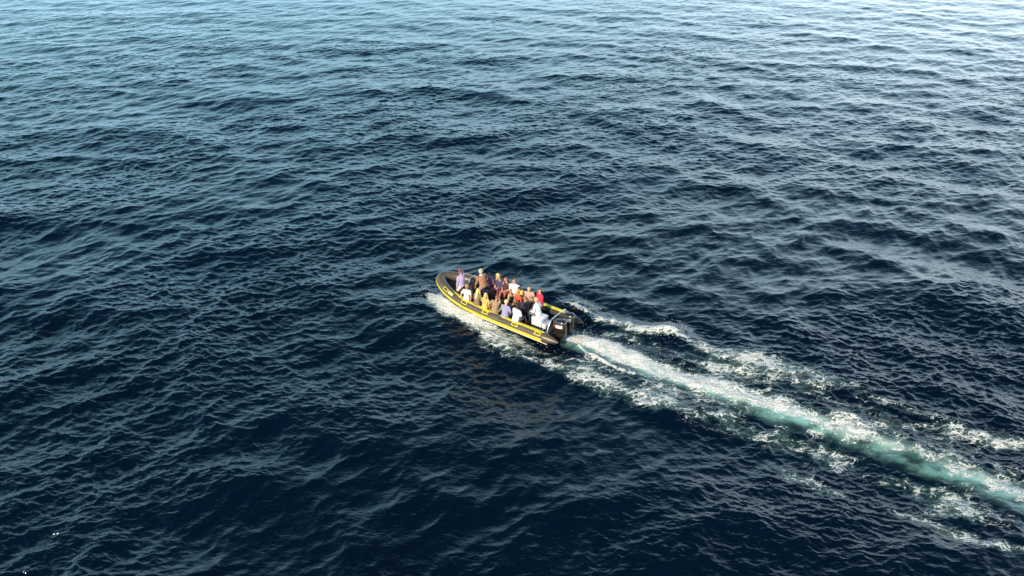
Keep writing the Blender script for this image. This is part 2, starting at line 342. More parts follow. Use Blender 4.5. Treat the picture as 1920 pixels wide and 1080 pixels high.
# ------------------------------------------------------------------ mesh helpers
class MB:
    def __init__(s): s.v = []; s.f = []; s.mi = []
    def add(s, vs, fs, mi=0):
        o = len(s.v); s.v += [tuple(p) for p in vs]; s.f += [tuple(i + o for i in f) for f in fs]; s.mi += [mi] * len(fs)
    def box(s, c, d, mi=0, bev=.02, rot=None):
        """box with bevelled edges: centre, full size"""
        bm = bmesh.new(); bmesh.ops.create_cube(bm, size=1)
        for v in bm.verts: v.co = Vector((v.co.x * d[0], v.co.y * d[1], v.co.z * d[2]))
        if bev: bmesh.ops.bevel(bm, geom=bm.edges[:], offset=min(bev, min(d) * .45), segments=2, profile=.6, affect='EDGES')
        if rot: bmesh.ops.rotate(bm, verts=bm.verts[:], matrix=rot, cent=(0, 0, 0))
        bm.verts.index_update()
        s.add([v.co + Vector(c) for v in bm.verts], [[v.index for v in f.verts] for f in bm.faces], mi); bm.free()
    def rings(s, rings, mi=0, cap=True, closed=False):
        n = len(rings[0]); vs = [p for r in rings for p in r]; fs = []
        m = len(rings)
        for i in range(m if closed else m - 1):
            a = i * n; b = ((i + 1) % m) * n
            for j in range(n):
                k = (j + 1) % n
                fs.append((a + j, a + k, b + k, b + j))
        if cap and not closed:
            fs.append(tuple(range(n))[::-1]); fs.append(tuple(range((m - 1) * n, m * n)))
        s.add(vs, fs, mi)
    def tube(s, pts, r, n=10, mi=0, cap=True):
        pts = [Vector(p) for p in pts]; rs = r if isinstance(r, (list, tuple)) else [r] * len(pts)
        rings = []; up = None
        for i, p in enumerate(pts):
            t = (pts[min(i + 1, len(pts) - 1)] - pts[max(i - 1, 0)]).normalized()
            if up is None:
                up = t.orthogonal().normalized()
            up = (up - t * up.dot(t)).normalized(); w = t.cross(up)
            rings.append([p + (up * math.cos(a) + w * math.sin(a)) * rs[i] for a in [2 * math.pi * j / n for j in range(n)]])
        s.rings(rings, mi, cap)
    def ell(s, c, r, rot=None, mi=0, nu=14, nv=9, keep=None):
        vs = []; fs = []
        for i in range(nv + 1):
            th = math.pi * i / nv
            for j in range(nu):
                ph = 2 * math.pi * j / nu
                vs.append(Vector((r[0] * math.sin(th) * math.cos(ph), r[1] * math.sin(th) * math.sin(ph), r[2] * math.cos(th))))
        for i in range(nv):
            for j in range(nu):
                k = (j + 1) % nu; f = (i * nu + j, (i + 1) * nu + j, (i + 1) * nu + k, i * nu + k)
                if keep and not keep(sum((vs[q] for q in f), Vector()) / 4): continue
                fs.append(f)
        if rot: vs = [rot @ v for v in vs]
        s.add([v + Vector(c) for v in vs], fs, mi)
    def build(s, name, mats, parent=None, smooth=True, loc=None):
        me = bpy.data.meshes.new(name); me.from_pydata(s.v, [], s.f)
        bm = bmesh.new(); bm.from_mesh(me); bmesh.ops.remove_doubles(bm, verts=bm.verts[:], dist=1e-5)
        bmesh.ops.recalc_face_normals(bm, faces=bm.faces[:])
        bm.to_mesh(me); bm.free()
        for m in (mats if isinstance(mats, (list, tuple)) else [mats]): me.materials.append(m)
        if len(me.polygons) == len(s.mi): me.polygons.foreach_set('material_index', s.mi)
        me.polygons.foreach_set('use_smooth', [smooth] * len(me.polygons))
        if smooth:
            try: me.set_sharp_from_angle(angle=R(42))
            except Exception: pass
        o = bpy.data.objects.new(name, me); C.objects.link(o)
        if parent: o.parent = parent
        if loc: o.location = loc
        return o

# ------------------------------------------------------------------ the rigid inflatable boat
BL, HB, XS, RISE, EX, TR = 9.10, 1.223, 5.80, .466, 1.70, .28
STERN = Vector((3.085, 32.29, 0)); HEAD = R(143.99); TRIM = .0147
BM = Matrix.Translation(STERN) @ Matrix.Rotation(HEAD, 4, 'Z') @ Matrix.Rotation(-TRIM, 4, 'Y')
boat = bpy.data.objects.new('inflatable_boat', None); C.objects.link(boat)
boat.matrix_world = BM
tag(boat, 'black rigid inflatable boat with yellow stripes carrying a crowd of passengers', 'boat')

def tz(x): return .42 + RISE * max(0, min(1, (x - XS * .6) / (BL - XS * .6))) ** 1.8
path = []
for i in range(46): path.append((XS * i / 46, HB))
for i in range(31):
    t = math.pi / 2 * i / 30
    path.append((XS + (BL - TR - XS) * math.sin(t) ** (2 / EX), HB * max(0, math.cos(t)) ** (2 / EX)))
full = path + [(x, -y) for x, y in path[-2::-1]]
NP = len(full)
pos = [Vector((x, y, tz(x))) for x, y in full]
nrm = []
for i in range(NP):
    a = pos[max(i - 1, 0)]; b = pos[min(i + 1, NP - 1)]
    t = (b - a); nrm.append(Vector((-t.y, t.x, 0)).normalized())
nrm[NP // 2] = Vector((1, 0, 0))
def ty(x):
    return HB if x <= XS else HB * max(0, 1 - ((x - XS) / (BL - TR - XS)) ** EX) ** (1 / EX)
CONE = .86
def rad(i):
    x = pos[i].x
    if x < CONE: return .035 + (TR - .035) * (max(0, x) / CONE) ** .75
    return TR
def tp(i, ang, r):
    a = R(ang); return pos[i] + nrm[i] * math.cos(a) * r + Vector((0, 0, 1)) * math.sin(a) * r
def arcstrip(mb, i0, i1, a0, a1, h=.010, mi=0, taper=0, k=6):
    """a raised band on the tube between two stations and two angles"""
    rings = []
    for i in range(i0, i1 + 1):
        f = 1.0
        if taper: f = min(1, (min(i - i0, i1 - i) + .35) / taper)
        am = (a0 + a1) / 2; w = (a1 - a0) / 2 * f; rr = TR if pos[i].x >= CONE else rad(i)
        A = [am - w + 2 * w * q / k for q in range(k + 1)]
        rings.append([tp(i, a, rr + h) for a in A] + [tp(i, a, rr - .006) for a in A[::-1]])
    mb.rings(rings, mi)
def station(x, side=1):
    k = min(range(NP // 2 + 1), key=lambda i: abs(pos[i].x - x)); return k if side > 0 else NP - 1 - k
mb = MB(); rings = []
for i in range(NP):
    seam = .006 if i in [station(x, s) for x in (2.6, 4.3, 6.1, 7.6) for s in (1, -1)] else 0
    rings.append([tp(i, 360 * j / 28, rad(i) + seam) for j in range(28)])
mb.rings(rings); mb.build('inflatable_tube', M['tube'], boat)
for nm, a0, a1, h in (('rubbing_strake', -28, -9, .028), ('rubbing_strake', -4, 6, .014)):
    mb = MB(); arcstrip(mb, station(.9), NP - 1 - station(.9), a0, a1, h); mb.build(nm, M['yellow'], boat)
for sd in (1, -1):
    for x0, x1 in ((.88, 3.75), (3.95, 7.15 if sd > 0 else 5.0)):
        i0, i1 = sorted((station(x0, sd), station(x1, sd)))
        mb = MB(); arcstrip(mb, i0, i1, 68, 118, .008, taper=5 if x1 > 4 else 2); mb.build('tube_stripe', M['yellow'], boat)
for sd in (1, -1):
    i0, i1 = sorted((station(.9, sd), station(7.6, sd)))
    mb = MB(); arcstrip(mb, i0, i1, 119, 200, .005); mb.build('inner_dark_strip', M['dark'], boat)  # dark strip along the inner face of each tube
def local(x, side, ang, r):
    """smooth point on the tube at boat x"""
    k = station(x, side); return tp(k, ang, r)
def fpos(x, side, ang, r):
    h = 1e-3
    y = ty(x); p = Vector((x, y, tz(x))); t = Vector((h, ty(x + h) - y, 0)); n = Vector((-t.y, t.x, 0)).normalized()
    a = R(ang); q = p + n * math.cos(a) * r + Vector((0, 0, 1)) * math.sin(a) * r
    return Vector((q.x, q.y * side, q.z))
def patch(mb, x0, x1, a0, a1, side, h, mi=0, nx=4, na=4, base=-.004):
    vs = []; 
    for hh in (h, base):
        for i in range(nx + 1):
            for j in range(na + 1):
                vs.append(fpos(x0 + (x1 - x0) * i / nx, side, a0 + (a1 - a0) * j / na, TR + hh))
    m = (nx + 1) * (na + 1); q = lambda i, j, l=0: l * m + i * (na + 1) + j
    fs = []
    for i in range(nx):
        for j in range(na):
            fs += [(q(i, j), q(i + 1, j), q(i + 1, j + 1), q(i, j + 1)), (q(i, j, 1), q(i, j + 1, 1), q(i + 1, j + 1, 1), q(i + 1, j, 1))]
    for i in range(nx): fs += [(q(i, 0), q(i, 0, 1), q(i + 1, 0, 1), q(i + 1, 0)), (q(i, na), q(i + 1, na), q(i + 1, na, 1), q(i, na, 1))]
    for j in range(na): fs += [(q(0, j), q(0, j + 1), q(0, j + 1, 1), q(0, j, 1)), (q(nx, j), q(nx, j, 1), q(nx, j + 1, 1), q(nx, j + 1))]
    mb.add(vs, fs, mi)
for sd in (1, -1):
    for k, x in enumerate((1.19, 2.66, 4.63, 6.08, 7.62)):
        mb = MB(); w = .19
        patch(mb, x - w, x + w, 30, 36, sd, .012); patch(mb, x - w, x + w, 60, 66, sd, .012)
        patch(mb, x - w, x - w + .04, 36, 60, sd, .012); patch(mb, x + w - .04, x + w, 36, 60, sd, .012)
        if k < 3:                              # lettering-like zigzag on the aft three patches
            for j, (xa, a0, a1) in enumerate(((-.11, 42, 56), (-.06, 42, 46), (-.06, 52, 56), (-.01, 42, 56), (.04, 46, 50), (.09, 42, 56), (.13, 42, 46))):
                patch(mb, x + xa, x + xa + .026, a0, a1, sd, .012, nx=1, na=2)
        hd = mb.build('grab_handle', M['yellow'], boat, smooth=False)
        mb = MB(); patch(mb, x - w + .055, x + w - .055, 38, 58, sd, .004); mb.build('handle_pad', M['dark'] if k < 3 else M['tube'], hd)
        mb = MB(); mb.tube([fpos(x - .15, sd, 48, TR), fpos(x - .11, sd, 48, TR + .04), fpos(x, sd, 48, TR + .055), fpos(x + .11, sd, 48, TR + .04), fpos(x + .15, sd, 48, TR)], .011, 6)
        mb.build('handle_loop', M['dark'], hd)
    mb = MB(); patch(mb, 6.98, 7.36, 32, 62, sd, .008); pn = mb.build('name_panel', M['pale'], boat)
    mb = MB()
    for j in range(6): patch(mb, 7.03 + j * .05, 7.055 + j * .05, 42 + (j % 2) * 3, 52, sd, .012, nx=1, na=2)
    mb.build('panel_lettering', M['dark'], pn)
# bow cushion / dodger over the fore end, deck, hull
def ring_section(x):
    y = ty(x); z = tz(x); kx = max(0, (x - 4.5) / 4.3)
    keel = -.38 + .85 * kx ** 2.4; ch = (-.12 + .5 * kx ** 1.8); yc = max(.02, y - .22)
    return [Vector((x, -y + .04, z - .16)), Vector((x, -yc, ch)), Vector((x, 0, min(keel, ch - .02))), Vector((x, yc, ch)), Vector((x, y - .04, z - .16))]
mb = MB(); xs = [.78 + i * (8.72 - .78) / 30 for i in range(31)]; vs = []; fs = []
for x in xs: vs += ring_section(x)
for i in range(30):
    for j in range(4): fs.append((i * 5 + j, i * 5 + j + 1, i * 5 + j + 6, i * 5 + j + 5))
fs.append((0, 1, 2, 3, 4)); mb.add(vs, fs); mb.build('hull', M['hull'], boat, smooth=False)
mb = MB(); 
for sd in (1, -1):
    i0, i1 = sorted((station(.6, sd), station(5.6, sd)))
    mb.rings([[tp(i, -74, TR + .03) + Vector((0, 0, dz)) + nrm[i] * dn for dn, dz in ((.02, .02), (.05, 0), (.02, -.02), (-.02, 0))] for i in range(i0, i1 + 1)])
mb.build('spray_rail', M['cream'], boat)
DECK = .27
mb = MB(); dx = [.84 + i * (8.45 - .84) / 24 for i in range(25)]
top = [Vector((x, ty(x) - .08, DECK)) for x in dx] + [Vector((x, -ty(x) + .08, DECK)) for x in dx[::-1]]
low = [v + Vector((0, 0, -.05)) for v in top]; n = len(top)
mb.add(top + low, [tuple(range(n))] + [(i, (i + 1) % n, n + (i + 1) % n, n + i) for i in range(n)]); mb.build('deck', M['deck'], boat, smooth=False)
mb = MB(); mb.box((.80, 0, .30), (.09, 2.1, .80), bev=.02); mb.build('transom', M['deck'], boat, smooth=False)
mb = MB(); dx = [7.75 + i * .06 for i in range(15)]
top = [Vector((x, (ty(x) - .1), .62 + .10 * (x - 7.6))) for x in dx] + [Vector((x, -(ty(x) - .1), .62 + .10 * (x - 7.6))) for x in dx[::-1]]
low = [Vector((v.x, v.y, DECK + .003)) for v in top]; n = len(top)
mb.add(top + low, [tuple(range(n))] + [(i, (i + 1) % n, n + (i + 1) % n, n + i) for i in range(n)]); bl = mb.build('bow_locker', M['deck'], boat, smooth=False)
mb = MB(); mb.box((8.15, 0, .685), (.42, .5, .03), bev=.01, rot=Matrix.Rotation(-.1, 3, 'Y')); mb.build('locker_lid', M['dark'], bl, smooth=False)
mb = MB(); mb.tube([(8.55, -.28, .95), (8.62, -.14, 1.0), (8.63, .14, 1.0), (8.55, .28, .95)], .014, 8); mb.build('bow_line', M['cream'], boat)
# life line along the inner tubes
for sd in (1, -1):
    mb = MB(); pts = []
    for k in range(33):
        x = .95 + k * .19; pts.append(fpos(x, sd, 150, TR + .012 + (.03 if k % 4 == 2 else .0)) - Vector((0, 0, .03 * (k % 4 == 2))))
    mb.tube(pts, .009, 6); mb.build('life_line', M['dark'], boat)
# steering console, windscreen, wheel
cons = bpy.data.objects.new('steering_console', None); C.objects.link(cons); cons.parent = boat; cons.location = (6.72, -.16, DECK)
mb = MB()
sec = [(-.24, .0), (.26, .0), (.26, .55), (.10, .80), (-.14, .76), (-.24, .52)]
a = [Vector((x, -.30, z)) for x, z in sec]; b = [Vector((x, .30, z)) for x, z in sec]
mb.add(a + b, [tuple(range(6)), tuple(range(11, 5, -1))] + [(i, (i + 1) % 6, 6 + (i + 1) % 6, 6 + i) for i in range(6)]); mb.build('console_body', M['deck'], cons, smooth=False)
mb = MB(); mb.box((-.26, 0, .74), (.05, .5, .2), bev=.01, rot=Matrix.Rotation(-.5, 3, 'Y')); mb.build('dashboard', M['dark'], cons, smooth=False)
mb = MB()
ws = [(.10, -.29, .79), (.20, -.18, .79), (.20, .18, .79), (.10, .29, .79)]
hi = [(x - .14, y * .93, z + .36) for x, y, z in ws]
mb.add([Vector(p) for p in ws + hi], [(i, i + 1, i + 5, i + 4) for i in range(3)])
mb.add([Vector(p) - Vector((.012, 0, 0)) for p in ws + hi], [(i + 4, i + 5, i + 1, i) for i in range(3)]); mb.build('windscreen', M['glass'], cons, smooth=False)
mb = MB(); mb.tube([ws[0], hi[0], hi[1], hi[2], hi[3], ws[3]], .016, 8); mb.build('windscreen_frame', M['white'], cons)
mb = MB(); ctr = Vector((-.36, 0, .80)); ax = Vector((-.85, 0, .5)).normalized(); u = Vector((0, 1, 0)); w = ax.cross(u)
ringp = [ctr + (u * math.cos(t) + w * math.sin(t)) * .18 for t in [2 * math.pi * i / 20 for i in range(21)]]
mb.tube(ringp, .014, 6, cap=False)
for t in (0, 2.09, 4.19): mb.tube([ctr, ctr + (u * math.cos(t) + w * math.sin(t)) * .18], .012, 6)
mb.tube([ctr, ctr - ax * .12], .025, 8); mb.build('steering_wheel', M['dark'], cons)
# seats
def seat_pod(x, y, l, h=.52, back=True):
    e = bpy.data.objects.new('jockey_seat', None); C.objects.link(e); e.parent = boat; e.location = (x, y, DECK)
    m1 = MB(); m1.box((0, 0, (h - .1) / 2 + .002), (l - .08, .26, h - .1), bev=.03); m1.build('seat_base', M['deck'], e)
    m1 = MB(); m1.box((0, 0, h - .055), (l, .36, .11), bev=.045); m1.build('seat_cushion', M['seat'], e)
    if back: m1 = MB(); m1.box((-l / 2 + .03, 0, h + .16), (.08, .34, .30), bev=.035); m1.build('backrest', M['seat'], e)
seat_pod(5.55, -.16, .5, .62); seat_pod(2.85, .05, .62, .44, False); seat_pod(3.85, -.05, .7, .42, False); seat_pod(4.75, -.05, .6, .42, False)
# stern locker with a lower step
lk = bpy.data.objects.new('stern_locker', None); C.objects.link(lk); lk.parent = boat; lk.location = (1.93, .10, DECK)
mb = MB(); mb.box((0, 0, .235), (.64, .66, .466), bev=.03); mb.build('locker_box', M['white'], lk)
mb = MB(); mb.box((0, 0, .487), (.67, .69, .035), bev=.014); mb.build('locker_lid', M['white'], lk)
mb = MB(); mb.box((-.46, .02, .15), (.25, .58, .296), bev=.025); mb.build('locker_step', M['white'], lk)
mb = MB(); mb.box((-.325, .0, .37), (.012, .05, .04), bev=.004); mb.build('latch', M['dark'], lk)
mb = MB(); mb.box((-.46, .02, .303), (.2, .5, .012), bev=.004); mb.build('step_pad', M['grey'], lk)
# steel arch over the engine well
arch = bpy.data.objects.new('towing_arch', None); C.objects.link(arch); arch.parent = boat
apts = [(.85, 1.0, .60), (.85, .93, .85), (.84, .78, 1.12), (.84, .68, 1.21), (.84, .55, 1.25), (.84, 0, 1.27), (.84, -.55, 1.25), (.84, -.68, 1.21), (.84, -.78, 1.12), (.85, -.93, .85), (.85, -1.0, .60)]
mb = MB(); mb.tube(apts, .030, 10); mb.build('arch_tube', M['steel'], arch)
for sd in (1, -1):
    mb = MB(); mb.tube([(.84, .76 * sd, 1.13), (1.04, .92 * sd, .88), (1.14, .98 * sd, .66)], .02, 8); mb.build('arch_brace', M['steel'], arch)
    mb = MB(); mb.box((.82, 1.02 * sd, .66), (.16, .1, .03), bev=.008); mb.build('foot_plate', M['steel'], arch)
# outboard motors
def cowl_ring(z, cx, hx, hy, n=24, p=2.35):
    r = []
    for j in range(n):
        t = 2 * math.pi * j / n; c, s_ = math.cos(t), math.sin(t)
        r.append(Vector((cx + hx * math.copysign(abs(c) ** (2 / p), c), hy * math.copysign(abs(s_) ** (2 / p), s_), z)))
    return r
def outboard(y, loc_label=None):
    e = bpy.data.objects.new('outboard_motor', None); C.objects.link(e); e.parent = boat; e.location = (.36, y, .27); e.rotation_euler = (0, R(6), 0); e.scale = (1.08, 1.14, 1.12)
    prof = [(-.10, .03, .13, .09), (.0, .02, .24, .15), (.12, .01, .30, .19), (.24, .0, .335, .207), (.34, .0, .355, .215), (.48, -.01, .375, .232), (.62, -.02, .375, .232), (.74, -.03, .36, .222), (.83, -.05, .325, .195), (.89, -.07, .26, .15), (.925, -.08, .16, .09), (.935, -.08, .05, .03)]
    m1 = MB(); m1.rings([cowl_ring(*q) for q in prof]); c = m1.build('cowling', M['cowl'], e)
    for sd in (1, -1):
        m2 = MB()                                   # silver decal with red tip, enlarged and brightened to paint the cowl's highlight
        def P_(u, z): 
            hx = .36; hy = .226 if z < .7 else .213; cc = max(-.98, min(.98, (u + .02) / .375))
            return Vector((u, sd * (.2345 if z < .68 else .2285 - (z - .68) * .16) * (1 - abs(cc) ** 2.35) ** (1 / 2.35) + sd * .004, z))
        for (u0, u1, za, zb, mi) in ((-.27, .10, .56, .71, 0), (.12, .22, .58, .67, 1)):
            vs = [P_(u0 + (u1 - u0) * i / 8, za + (zb - za) * j / 3 + .10 * (i / 8) * 0) for i in range(9) for j in range(4)]
            m2.add(vs, [(i * 4 + j, i * 4 + j + 1, i * 4 + j + 5, i * 4 + j + 4) for i in range(8) for j in range(3)], mi)
        m2.build('decal_highlight', [M['silver'], M['red']], c)
    m1 = MB(); m1.rings([cowl_ring(z, -.06, a, b) for z, a, b in ((.886, .17, .10), (.915, .155, .085), (.945, .12, .06))]); m1.build('cowl_vent', M['leg'], c)
    m1 = MB(); m1.rings([cowl_ring(z, -.01, a, b) for z, a, b in ((.20, .30, .19), (.215, .335, .205), (.25, .335, .205), (.26, .31, .19))]); m1.build('cowl_seal', M['leg'], e)
    m1 = MB(); m1.rings([cowl_ring(z, cx, a, b, 16, 2.2) for z, cx, a, b in ((.2, 0, .17, .12), (-.1, -.02, .14, .09), (-.45, -.04, .12, .055), (-.62, -.04, .12, .05))]); m1.build('midsection', M['leg'], e)
    m1 = MB(); m1.box((-.08, 0, -.42), (.42, .26, .02), bev=.006); m1.build('splash_plate', M['leg'], e)
    m1 = MB(); m1.tube([(.22, 0, -.64), (.14, 0, -.64), (-.1, 0, -.64), (-.24, 0, -.64)], [.015, .06, .065, .04], 12); gb = m1.build('gearcase', M['leg'], e)
    m1 = MB()
    for k in range(3):
        t = 2 * math.pi * k / 3; q = Matrix.Rotation(t, 3, 'X')
        m1.box(q @ Vector((-.27, 0, 0)) + q @ Vector((0, 0, .11)) + Vector((0, 0, -.64)), (.02, .10, .16), bev=.006, rot=q @ Matrix.Rotation(.5, 3, 'Z'))
    m1.build('propeller', M['steel'], gb)
    m1 = MB(); m1.box((.36, 0, .02), (.14, .26, .30), bev=.02); m1.build('transom_bracket', M['leg'], e)
    m1 = MB(); m1.tube([(.30, .06, .30), (.52, .10, .28), (.66, .06, .12), (.74, .0, -.02)], .022, 8); m1.build('rigging_hose', M['dark'], e)
outboard(.44); outboard(-.38)
# fuel tank and coil of rope on the after deck
mb = MB(); mb.box((1.35, -.52, DECK + .11), (.42, .32, .22), bev=.04); mb.build('fuel_tank', M['dark'], boat)

# ------------------------------------------------------------------ people
_mc = {}
def cmat(kind, col, rough):
    k = (kind, col)
    if k not in _mc: _mc[k] = mat(kind, col, rough, var=.16, sc=14, bump=.5 if 'skin' not in kind else 0, bsc=22, sheen=.15 if 'cloth' in kind else 0)
    return _mc[k]
M_eye = mat('eye_white', (.75, .73, .7), .3, var=.02); M_iris = mat('dark_iris', (.03, .02, .015), .2); M_lip = mat('lips', (.42, .16, .13), .5)
def two_bone(a, tgt, l1, l2, hint):
    d = tgt - a; L = min(d.length, (l1 + l2) * .995); L = max(L, abs(l1 - l2) + .02); u = d.normalized()
    x = (l1 * l1 - l2 * l2 + L * L) / (2 * L); h = math.sqrt(max(0, l1 * l1 - x * x))
    w = hint - u * hint.dot(u)
    if w.length < 1e-4: w = u.orthogonal()
    w.normalize()
    return a + u * x + w * h, a + u * L
def skin_mesh(verts, edges, radii, root, sub=1):
    me = bpy.data.meshes.new('tmp'); me.from_pydata(verts, edges, [])
    o = bpy.data.objects.new('tmp', me); C.objects.link(o)
    sk = o.modifiers.new('s', 'SKIN'); sk.use_smooth_shade = True; sk.branch_smoothing = .6
    for i, r in enumerate(radii):
        s_ = me.skin_vertices[0].data[i]; s_.radius = (r, r); s_.use_root = (i == root)
    ss = o.modifiers.new('u', 'SUBSURF'); ss.levels = sub; ss.render_levels = sub
    dg = bpy.context.evaluated_depsgraph_get(); dg.update()
    m2 = bpy.data.meshes.new_from_object(o.evaluated_get(dg))
    bpy.data.objects.remove(o); bpy.data.meshes.remove(me)
    return m2
Z = Vector((0, 0, 1))
def person(label, P, yaw, feet, hands, skin=(.50, .27, .17), hair=('short', (.10, .05, .025)), top=((.5, .5, .5), 'short'), bottom=((.1, .1, .12), 'short'),
           lean=8, side=0, hyaw=0, hpitch=0, sc=1.0, kneehint=None, elbow=(None, None), shoes=(.03, .03, .03), extra=None, group='people riding in the inflatable boat', fem=False, twist=0):
    """P pelvis in the boat's frame; yaw = facing; feet, hands = targets (left, right) in the boat's frame"""
    sc *= 1.15; P = Vector(P); Ry = Matrix.Rotation(R(yaw), 3, 'Z')
    F = Ry @ Vector((1, 0, 0)); Lf = Ry @ Vector((0, 1, 0))
    sp = (Z * math.cos(R(lean)) + F * math.sin(R(lean))).normalized(); sp = (sp + Lf * math.sin(R(side))).normalized()
    Rt = Matrix.Rotation(R(yaw + twist), 3, 'Z'); Lt = Rt @ Vector((0, 1, 0)); Lt = (Lt - sp * Lt.dot(sp)).normalized(); Ft = Lt.cross(sp)
    waist = P + sp * .17 * sc; chest = P + sp * .34 * sc; nb = P + sp * .50 * sc
    sw = (.165 if fem else .185) * sc
    sh = [nb - sp * .055 * sc + Lt * sw * s_ for s_ in (1, -1)]
    Rh = Matrix.Rotation(R(yaw + twist + hyaw), 3, 'Z'); hf = Rh @ Vector((1, 0, 0)); hf = (hf * math.cos(R(hpitch)) - Z * math.sin(R(hpitch))).normalized()
    hl = Rh @ Vector((0, 1, 0)); hu = hf.cross(hl).normalized()
    nt_ = nb + (sp * .7 + hu * .5).normalized() * .09 * sc
    hc = nt_ + hu * .10 * sc + hf * .02 * sc            # head centre
    hip = [P + Lf * .09 * sc * s_ - Z * .02 * sc for s_ in (1, -1)]
    V = []; E_ = []; RR = []
    def add(p, r, par=None):
        V.append(tuple(p)); RR.append(r * sc); k = len(V) - 1
        if par is not None: E_.append((par, k))
        return k
    p0 = add(P, .115); w0 = add(waist, .105, p0); c0 = add(chest, .118, w0); n0 = add(nb, .058, c0); n1 = add(nt_, .050, n0)
    h1 = add(hc - hu * .045 * sc + hf * .012 * sc, .074, n1); h2 = add(hc + hu * .025 * sc, .090, h1); h3 = add(hc + hu * .085 * sc, .060, h2)
    legs = []; arms = []
    for k, s_ in enumerate((1, -1)):
        ft = Vector(feet[k]) + Z * .07 * sc
        kh = kneehint if kneehint is not None else (F * 1.0 + Z * .6 + Lf * s_ * .15)
        kn, an = two_bone(hip[k], ft, .43 * sc, .42 * sc, kh)
        a = add(hip[k], .088, p0); b_ = add(hip[k].lerp(kn, .5), .074, a); c = add(kn, .056, b_); d = add(kn.lerp(an, .35), .055, c); e = add(an, .038, d)
        fd = (an - kn); fd.z = 0
        fw = (F + .25 * Lf * s_).normalized(); f_ = add(an + fw * .09 * sc - Z * .035 * sc, .036, e); add(an + fw * .17 * sc - Z * .045 * sc, .026, f_)
        legs.append((hip[k], kn, an, fw))
        eh = elbow[k] if elbow[k] is not None else (-Ft * .7 + Lt * s_ * .7 - Z * .5)
        el, wr = two_bone(sh[k], Vector(hands[k]), .285 * sc, .25 * sc, Vector(eh))
        a = add(sh[k], .052, c0); b_ = add(sh[k].lerp(el, .5), .045, a); c = add(el, .038, b_); d = add(el.lerp(wr, .35), .036, c); e = add(wr, .025, d)
        hd = (wr - el).normalized(); hd = (hd + (-Z) * .25).normalized()
        sd_ = hd.cross(Z)
        if sd_.length < .2: sd_ = Ft.copy()
        sd_ = (sd_ * (1 if s_ > 0 else -1)).normalized(); cu = hd.cross(sd_).normalized()
        if cu.z > 0: cu = -cu
        pa = add(wr + hd * .05 * sc, .028, e); pb = add(wr + hd * .085 * sc, .027, pa)
        for q, (o_, ln) in enumerate(((-.027, .055), (-.009, .072), (.009, .078), (.027, .070))):
            r0 = wr + (hd * .095 + sd_ * o_) * sc
            g0 = add(r0, .0095, pb); g1 = add(r0 + (hd * .9 + cu * .3) * ln * .5 * sc, .0085, g0); add(r0 + (hd * .75 + cu * .75) * ln * .95 * sc, .007, g1)
        t0 = add(wr + (hd * .045 + sd_ * .036) * sc, .011, pa); add(wr + (hd * .085 + sd_ * .056 + cu * .01) * sc, .009, t0)
        arms.append((sh[k], el, wr))
    me = skin_mesh(V, E_, RR, 0)
    base = Vector((P.x, P.y, min(Vector(feet[0]).z, Vector(feet[1]).z)))
    me.transform(Matrix.Translation(-base))
    me.name = 'person'
    ms = cmat('skin', skin, .5)
    # face: nose, ears, eyes, brows, mouth joined into the same mesh
    mb = MB(); rot = Matrix((hf, hl, hu)).transposed()
    H = lambda x, y, z: hc - base + (hf * x + hl * y + hu * z) * sc
    mb.ell(H(.098, 0, -.012), (.020 * sc, .013 * sc, .024 * sc), rot, 0, 8, 6)
    for s_ in (1, -1):
        mb.ell(H(.0, .086 * s_, -.005), (.020 * sc, .010 * sc, .030 * sc), rot, 0, 8, 6)
        mb.ell(H(.082, .032 * s_, .018), (.011 * sc, .014 * sc, .009 * sc), rot, 1, 8, 5)
        mb.ell(H(.091, .032 * s_, .018), (.004 * sc, .006 * sc, .006 * sc), rot, 2, 6, 4)
    mb.ell(H(.084, 0, -.058), (.010 * sc, .024 * sc, .007 * sc), rot, 3, 8, 5)
    bm = bmesh.new(); bm.from_mesh(me); me2 = bpy.data.meshes.new('f'); me2.from_pydata(mb.v, [], mb.f)
    me2.polygons.foreach_set('material_index', mb.mi); bm.from_mesh(me2); bm.to_mesh(me); bm.free(); bpy.data.meshes.remove(me2)
    me.materials.clear()
    for m_ in (ms, M_eye, M_iris, M_lip): me.materials.append(m_)
    me.polygons.foreach_set('use_smooth', [True] * len(me.polygons))
    body = bpy.data.objects.new('person', me); C.objects.link(body)
    body.matrix_world = BM @ Matrix.Translation(base)
    tag(body, label, 'person', group)
    def ering(c, ax, sx, dirx, ry, n=16, wob=0):
        u = (dirx - ax * dirx.dot(ax)).normalized(); w = ax.cross(u)
        return [c - base + (u * math.cos(t) * sx + w * math.sin(t) * ry) * (1 + wob * math.sin(3 * t + sx * 40)) for t in [2 * math.pi * j / n for j in range(n)]]
    # upper garment
    tc_, sl = top; mb = MB(); fw_ = .9 if fem else 1.0
    zs = [(-.07, .19, .155), (.03, .185, .155), (.17, .170 * fw_, .142), (.30, .188 * fw_, .15), (.40, .20 * fw_, .14), (.455, .170 * fw_, .105), (.495, .10, .075), (.515, .066, .062)]
    if sl == 'vest': zs = zs[:-2] + [(.47, .12, .09)]
    if sl == 'dress': zs = [(-.16, .20, .17)] + zs
    mb.rings([ering(P + sp * a * sc, sp, b_ * sc, Lt if a > .1 else Lf, c_ * sc, wob=.035) for a, b_, c_ in zs])
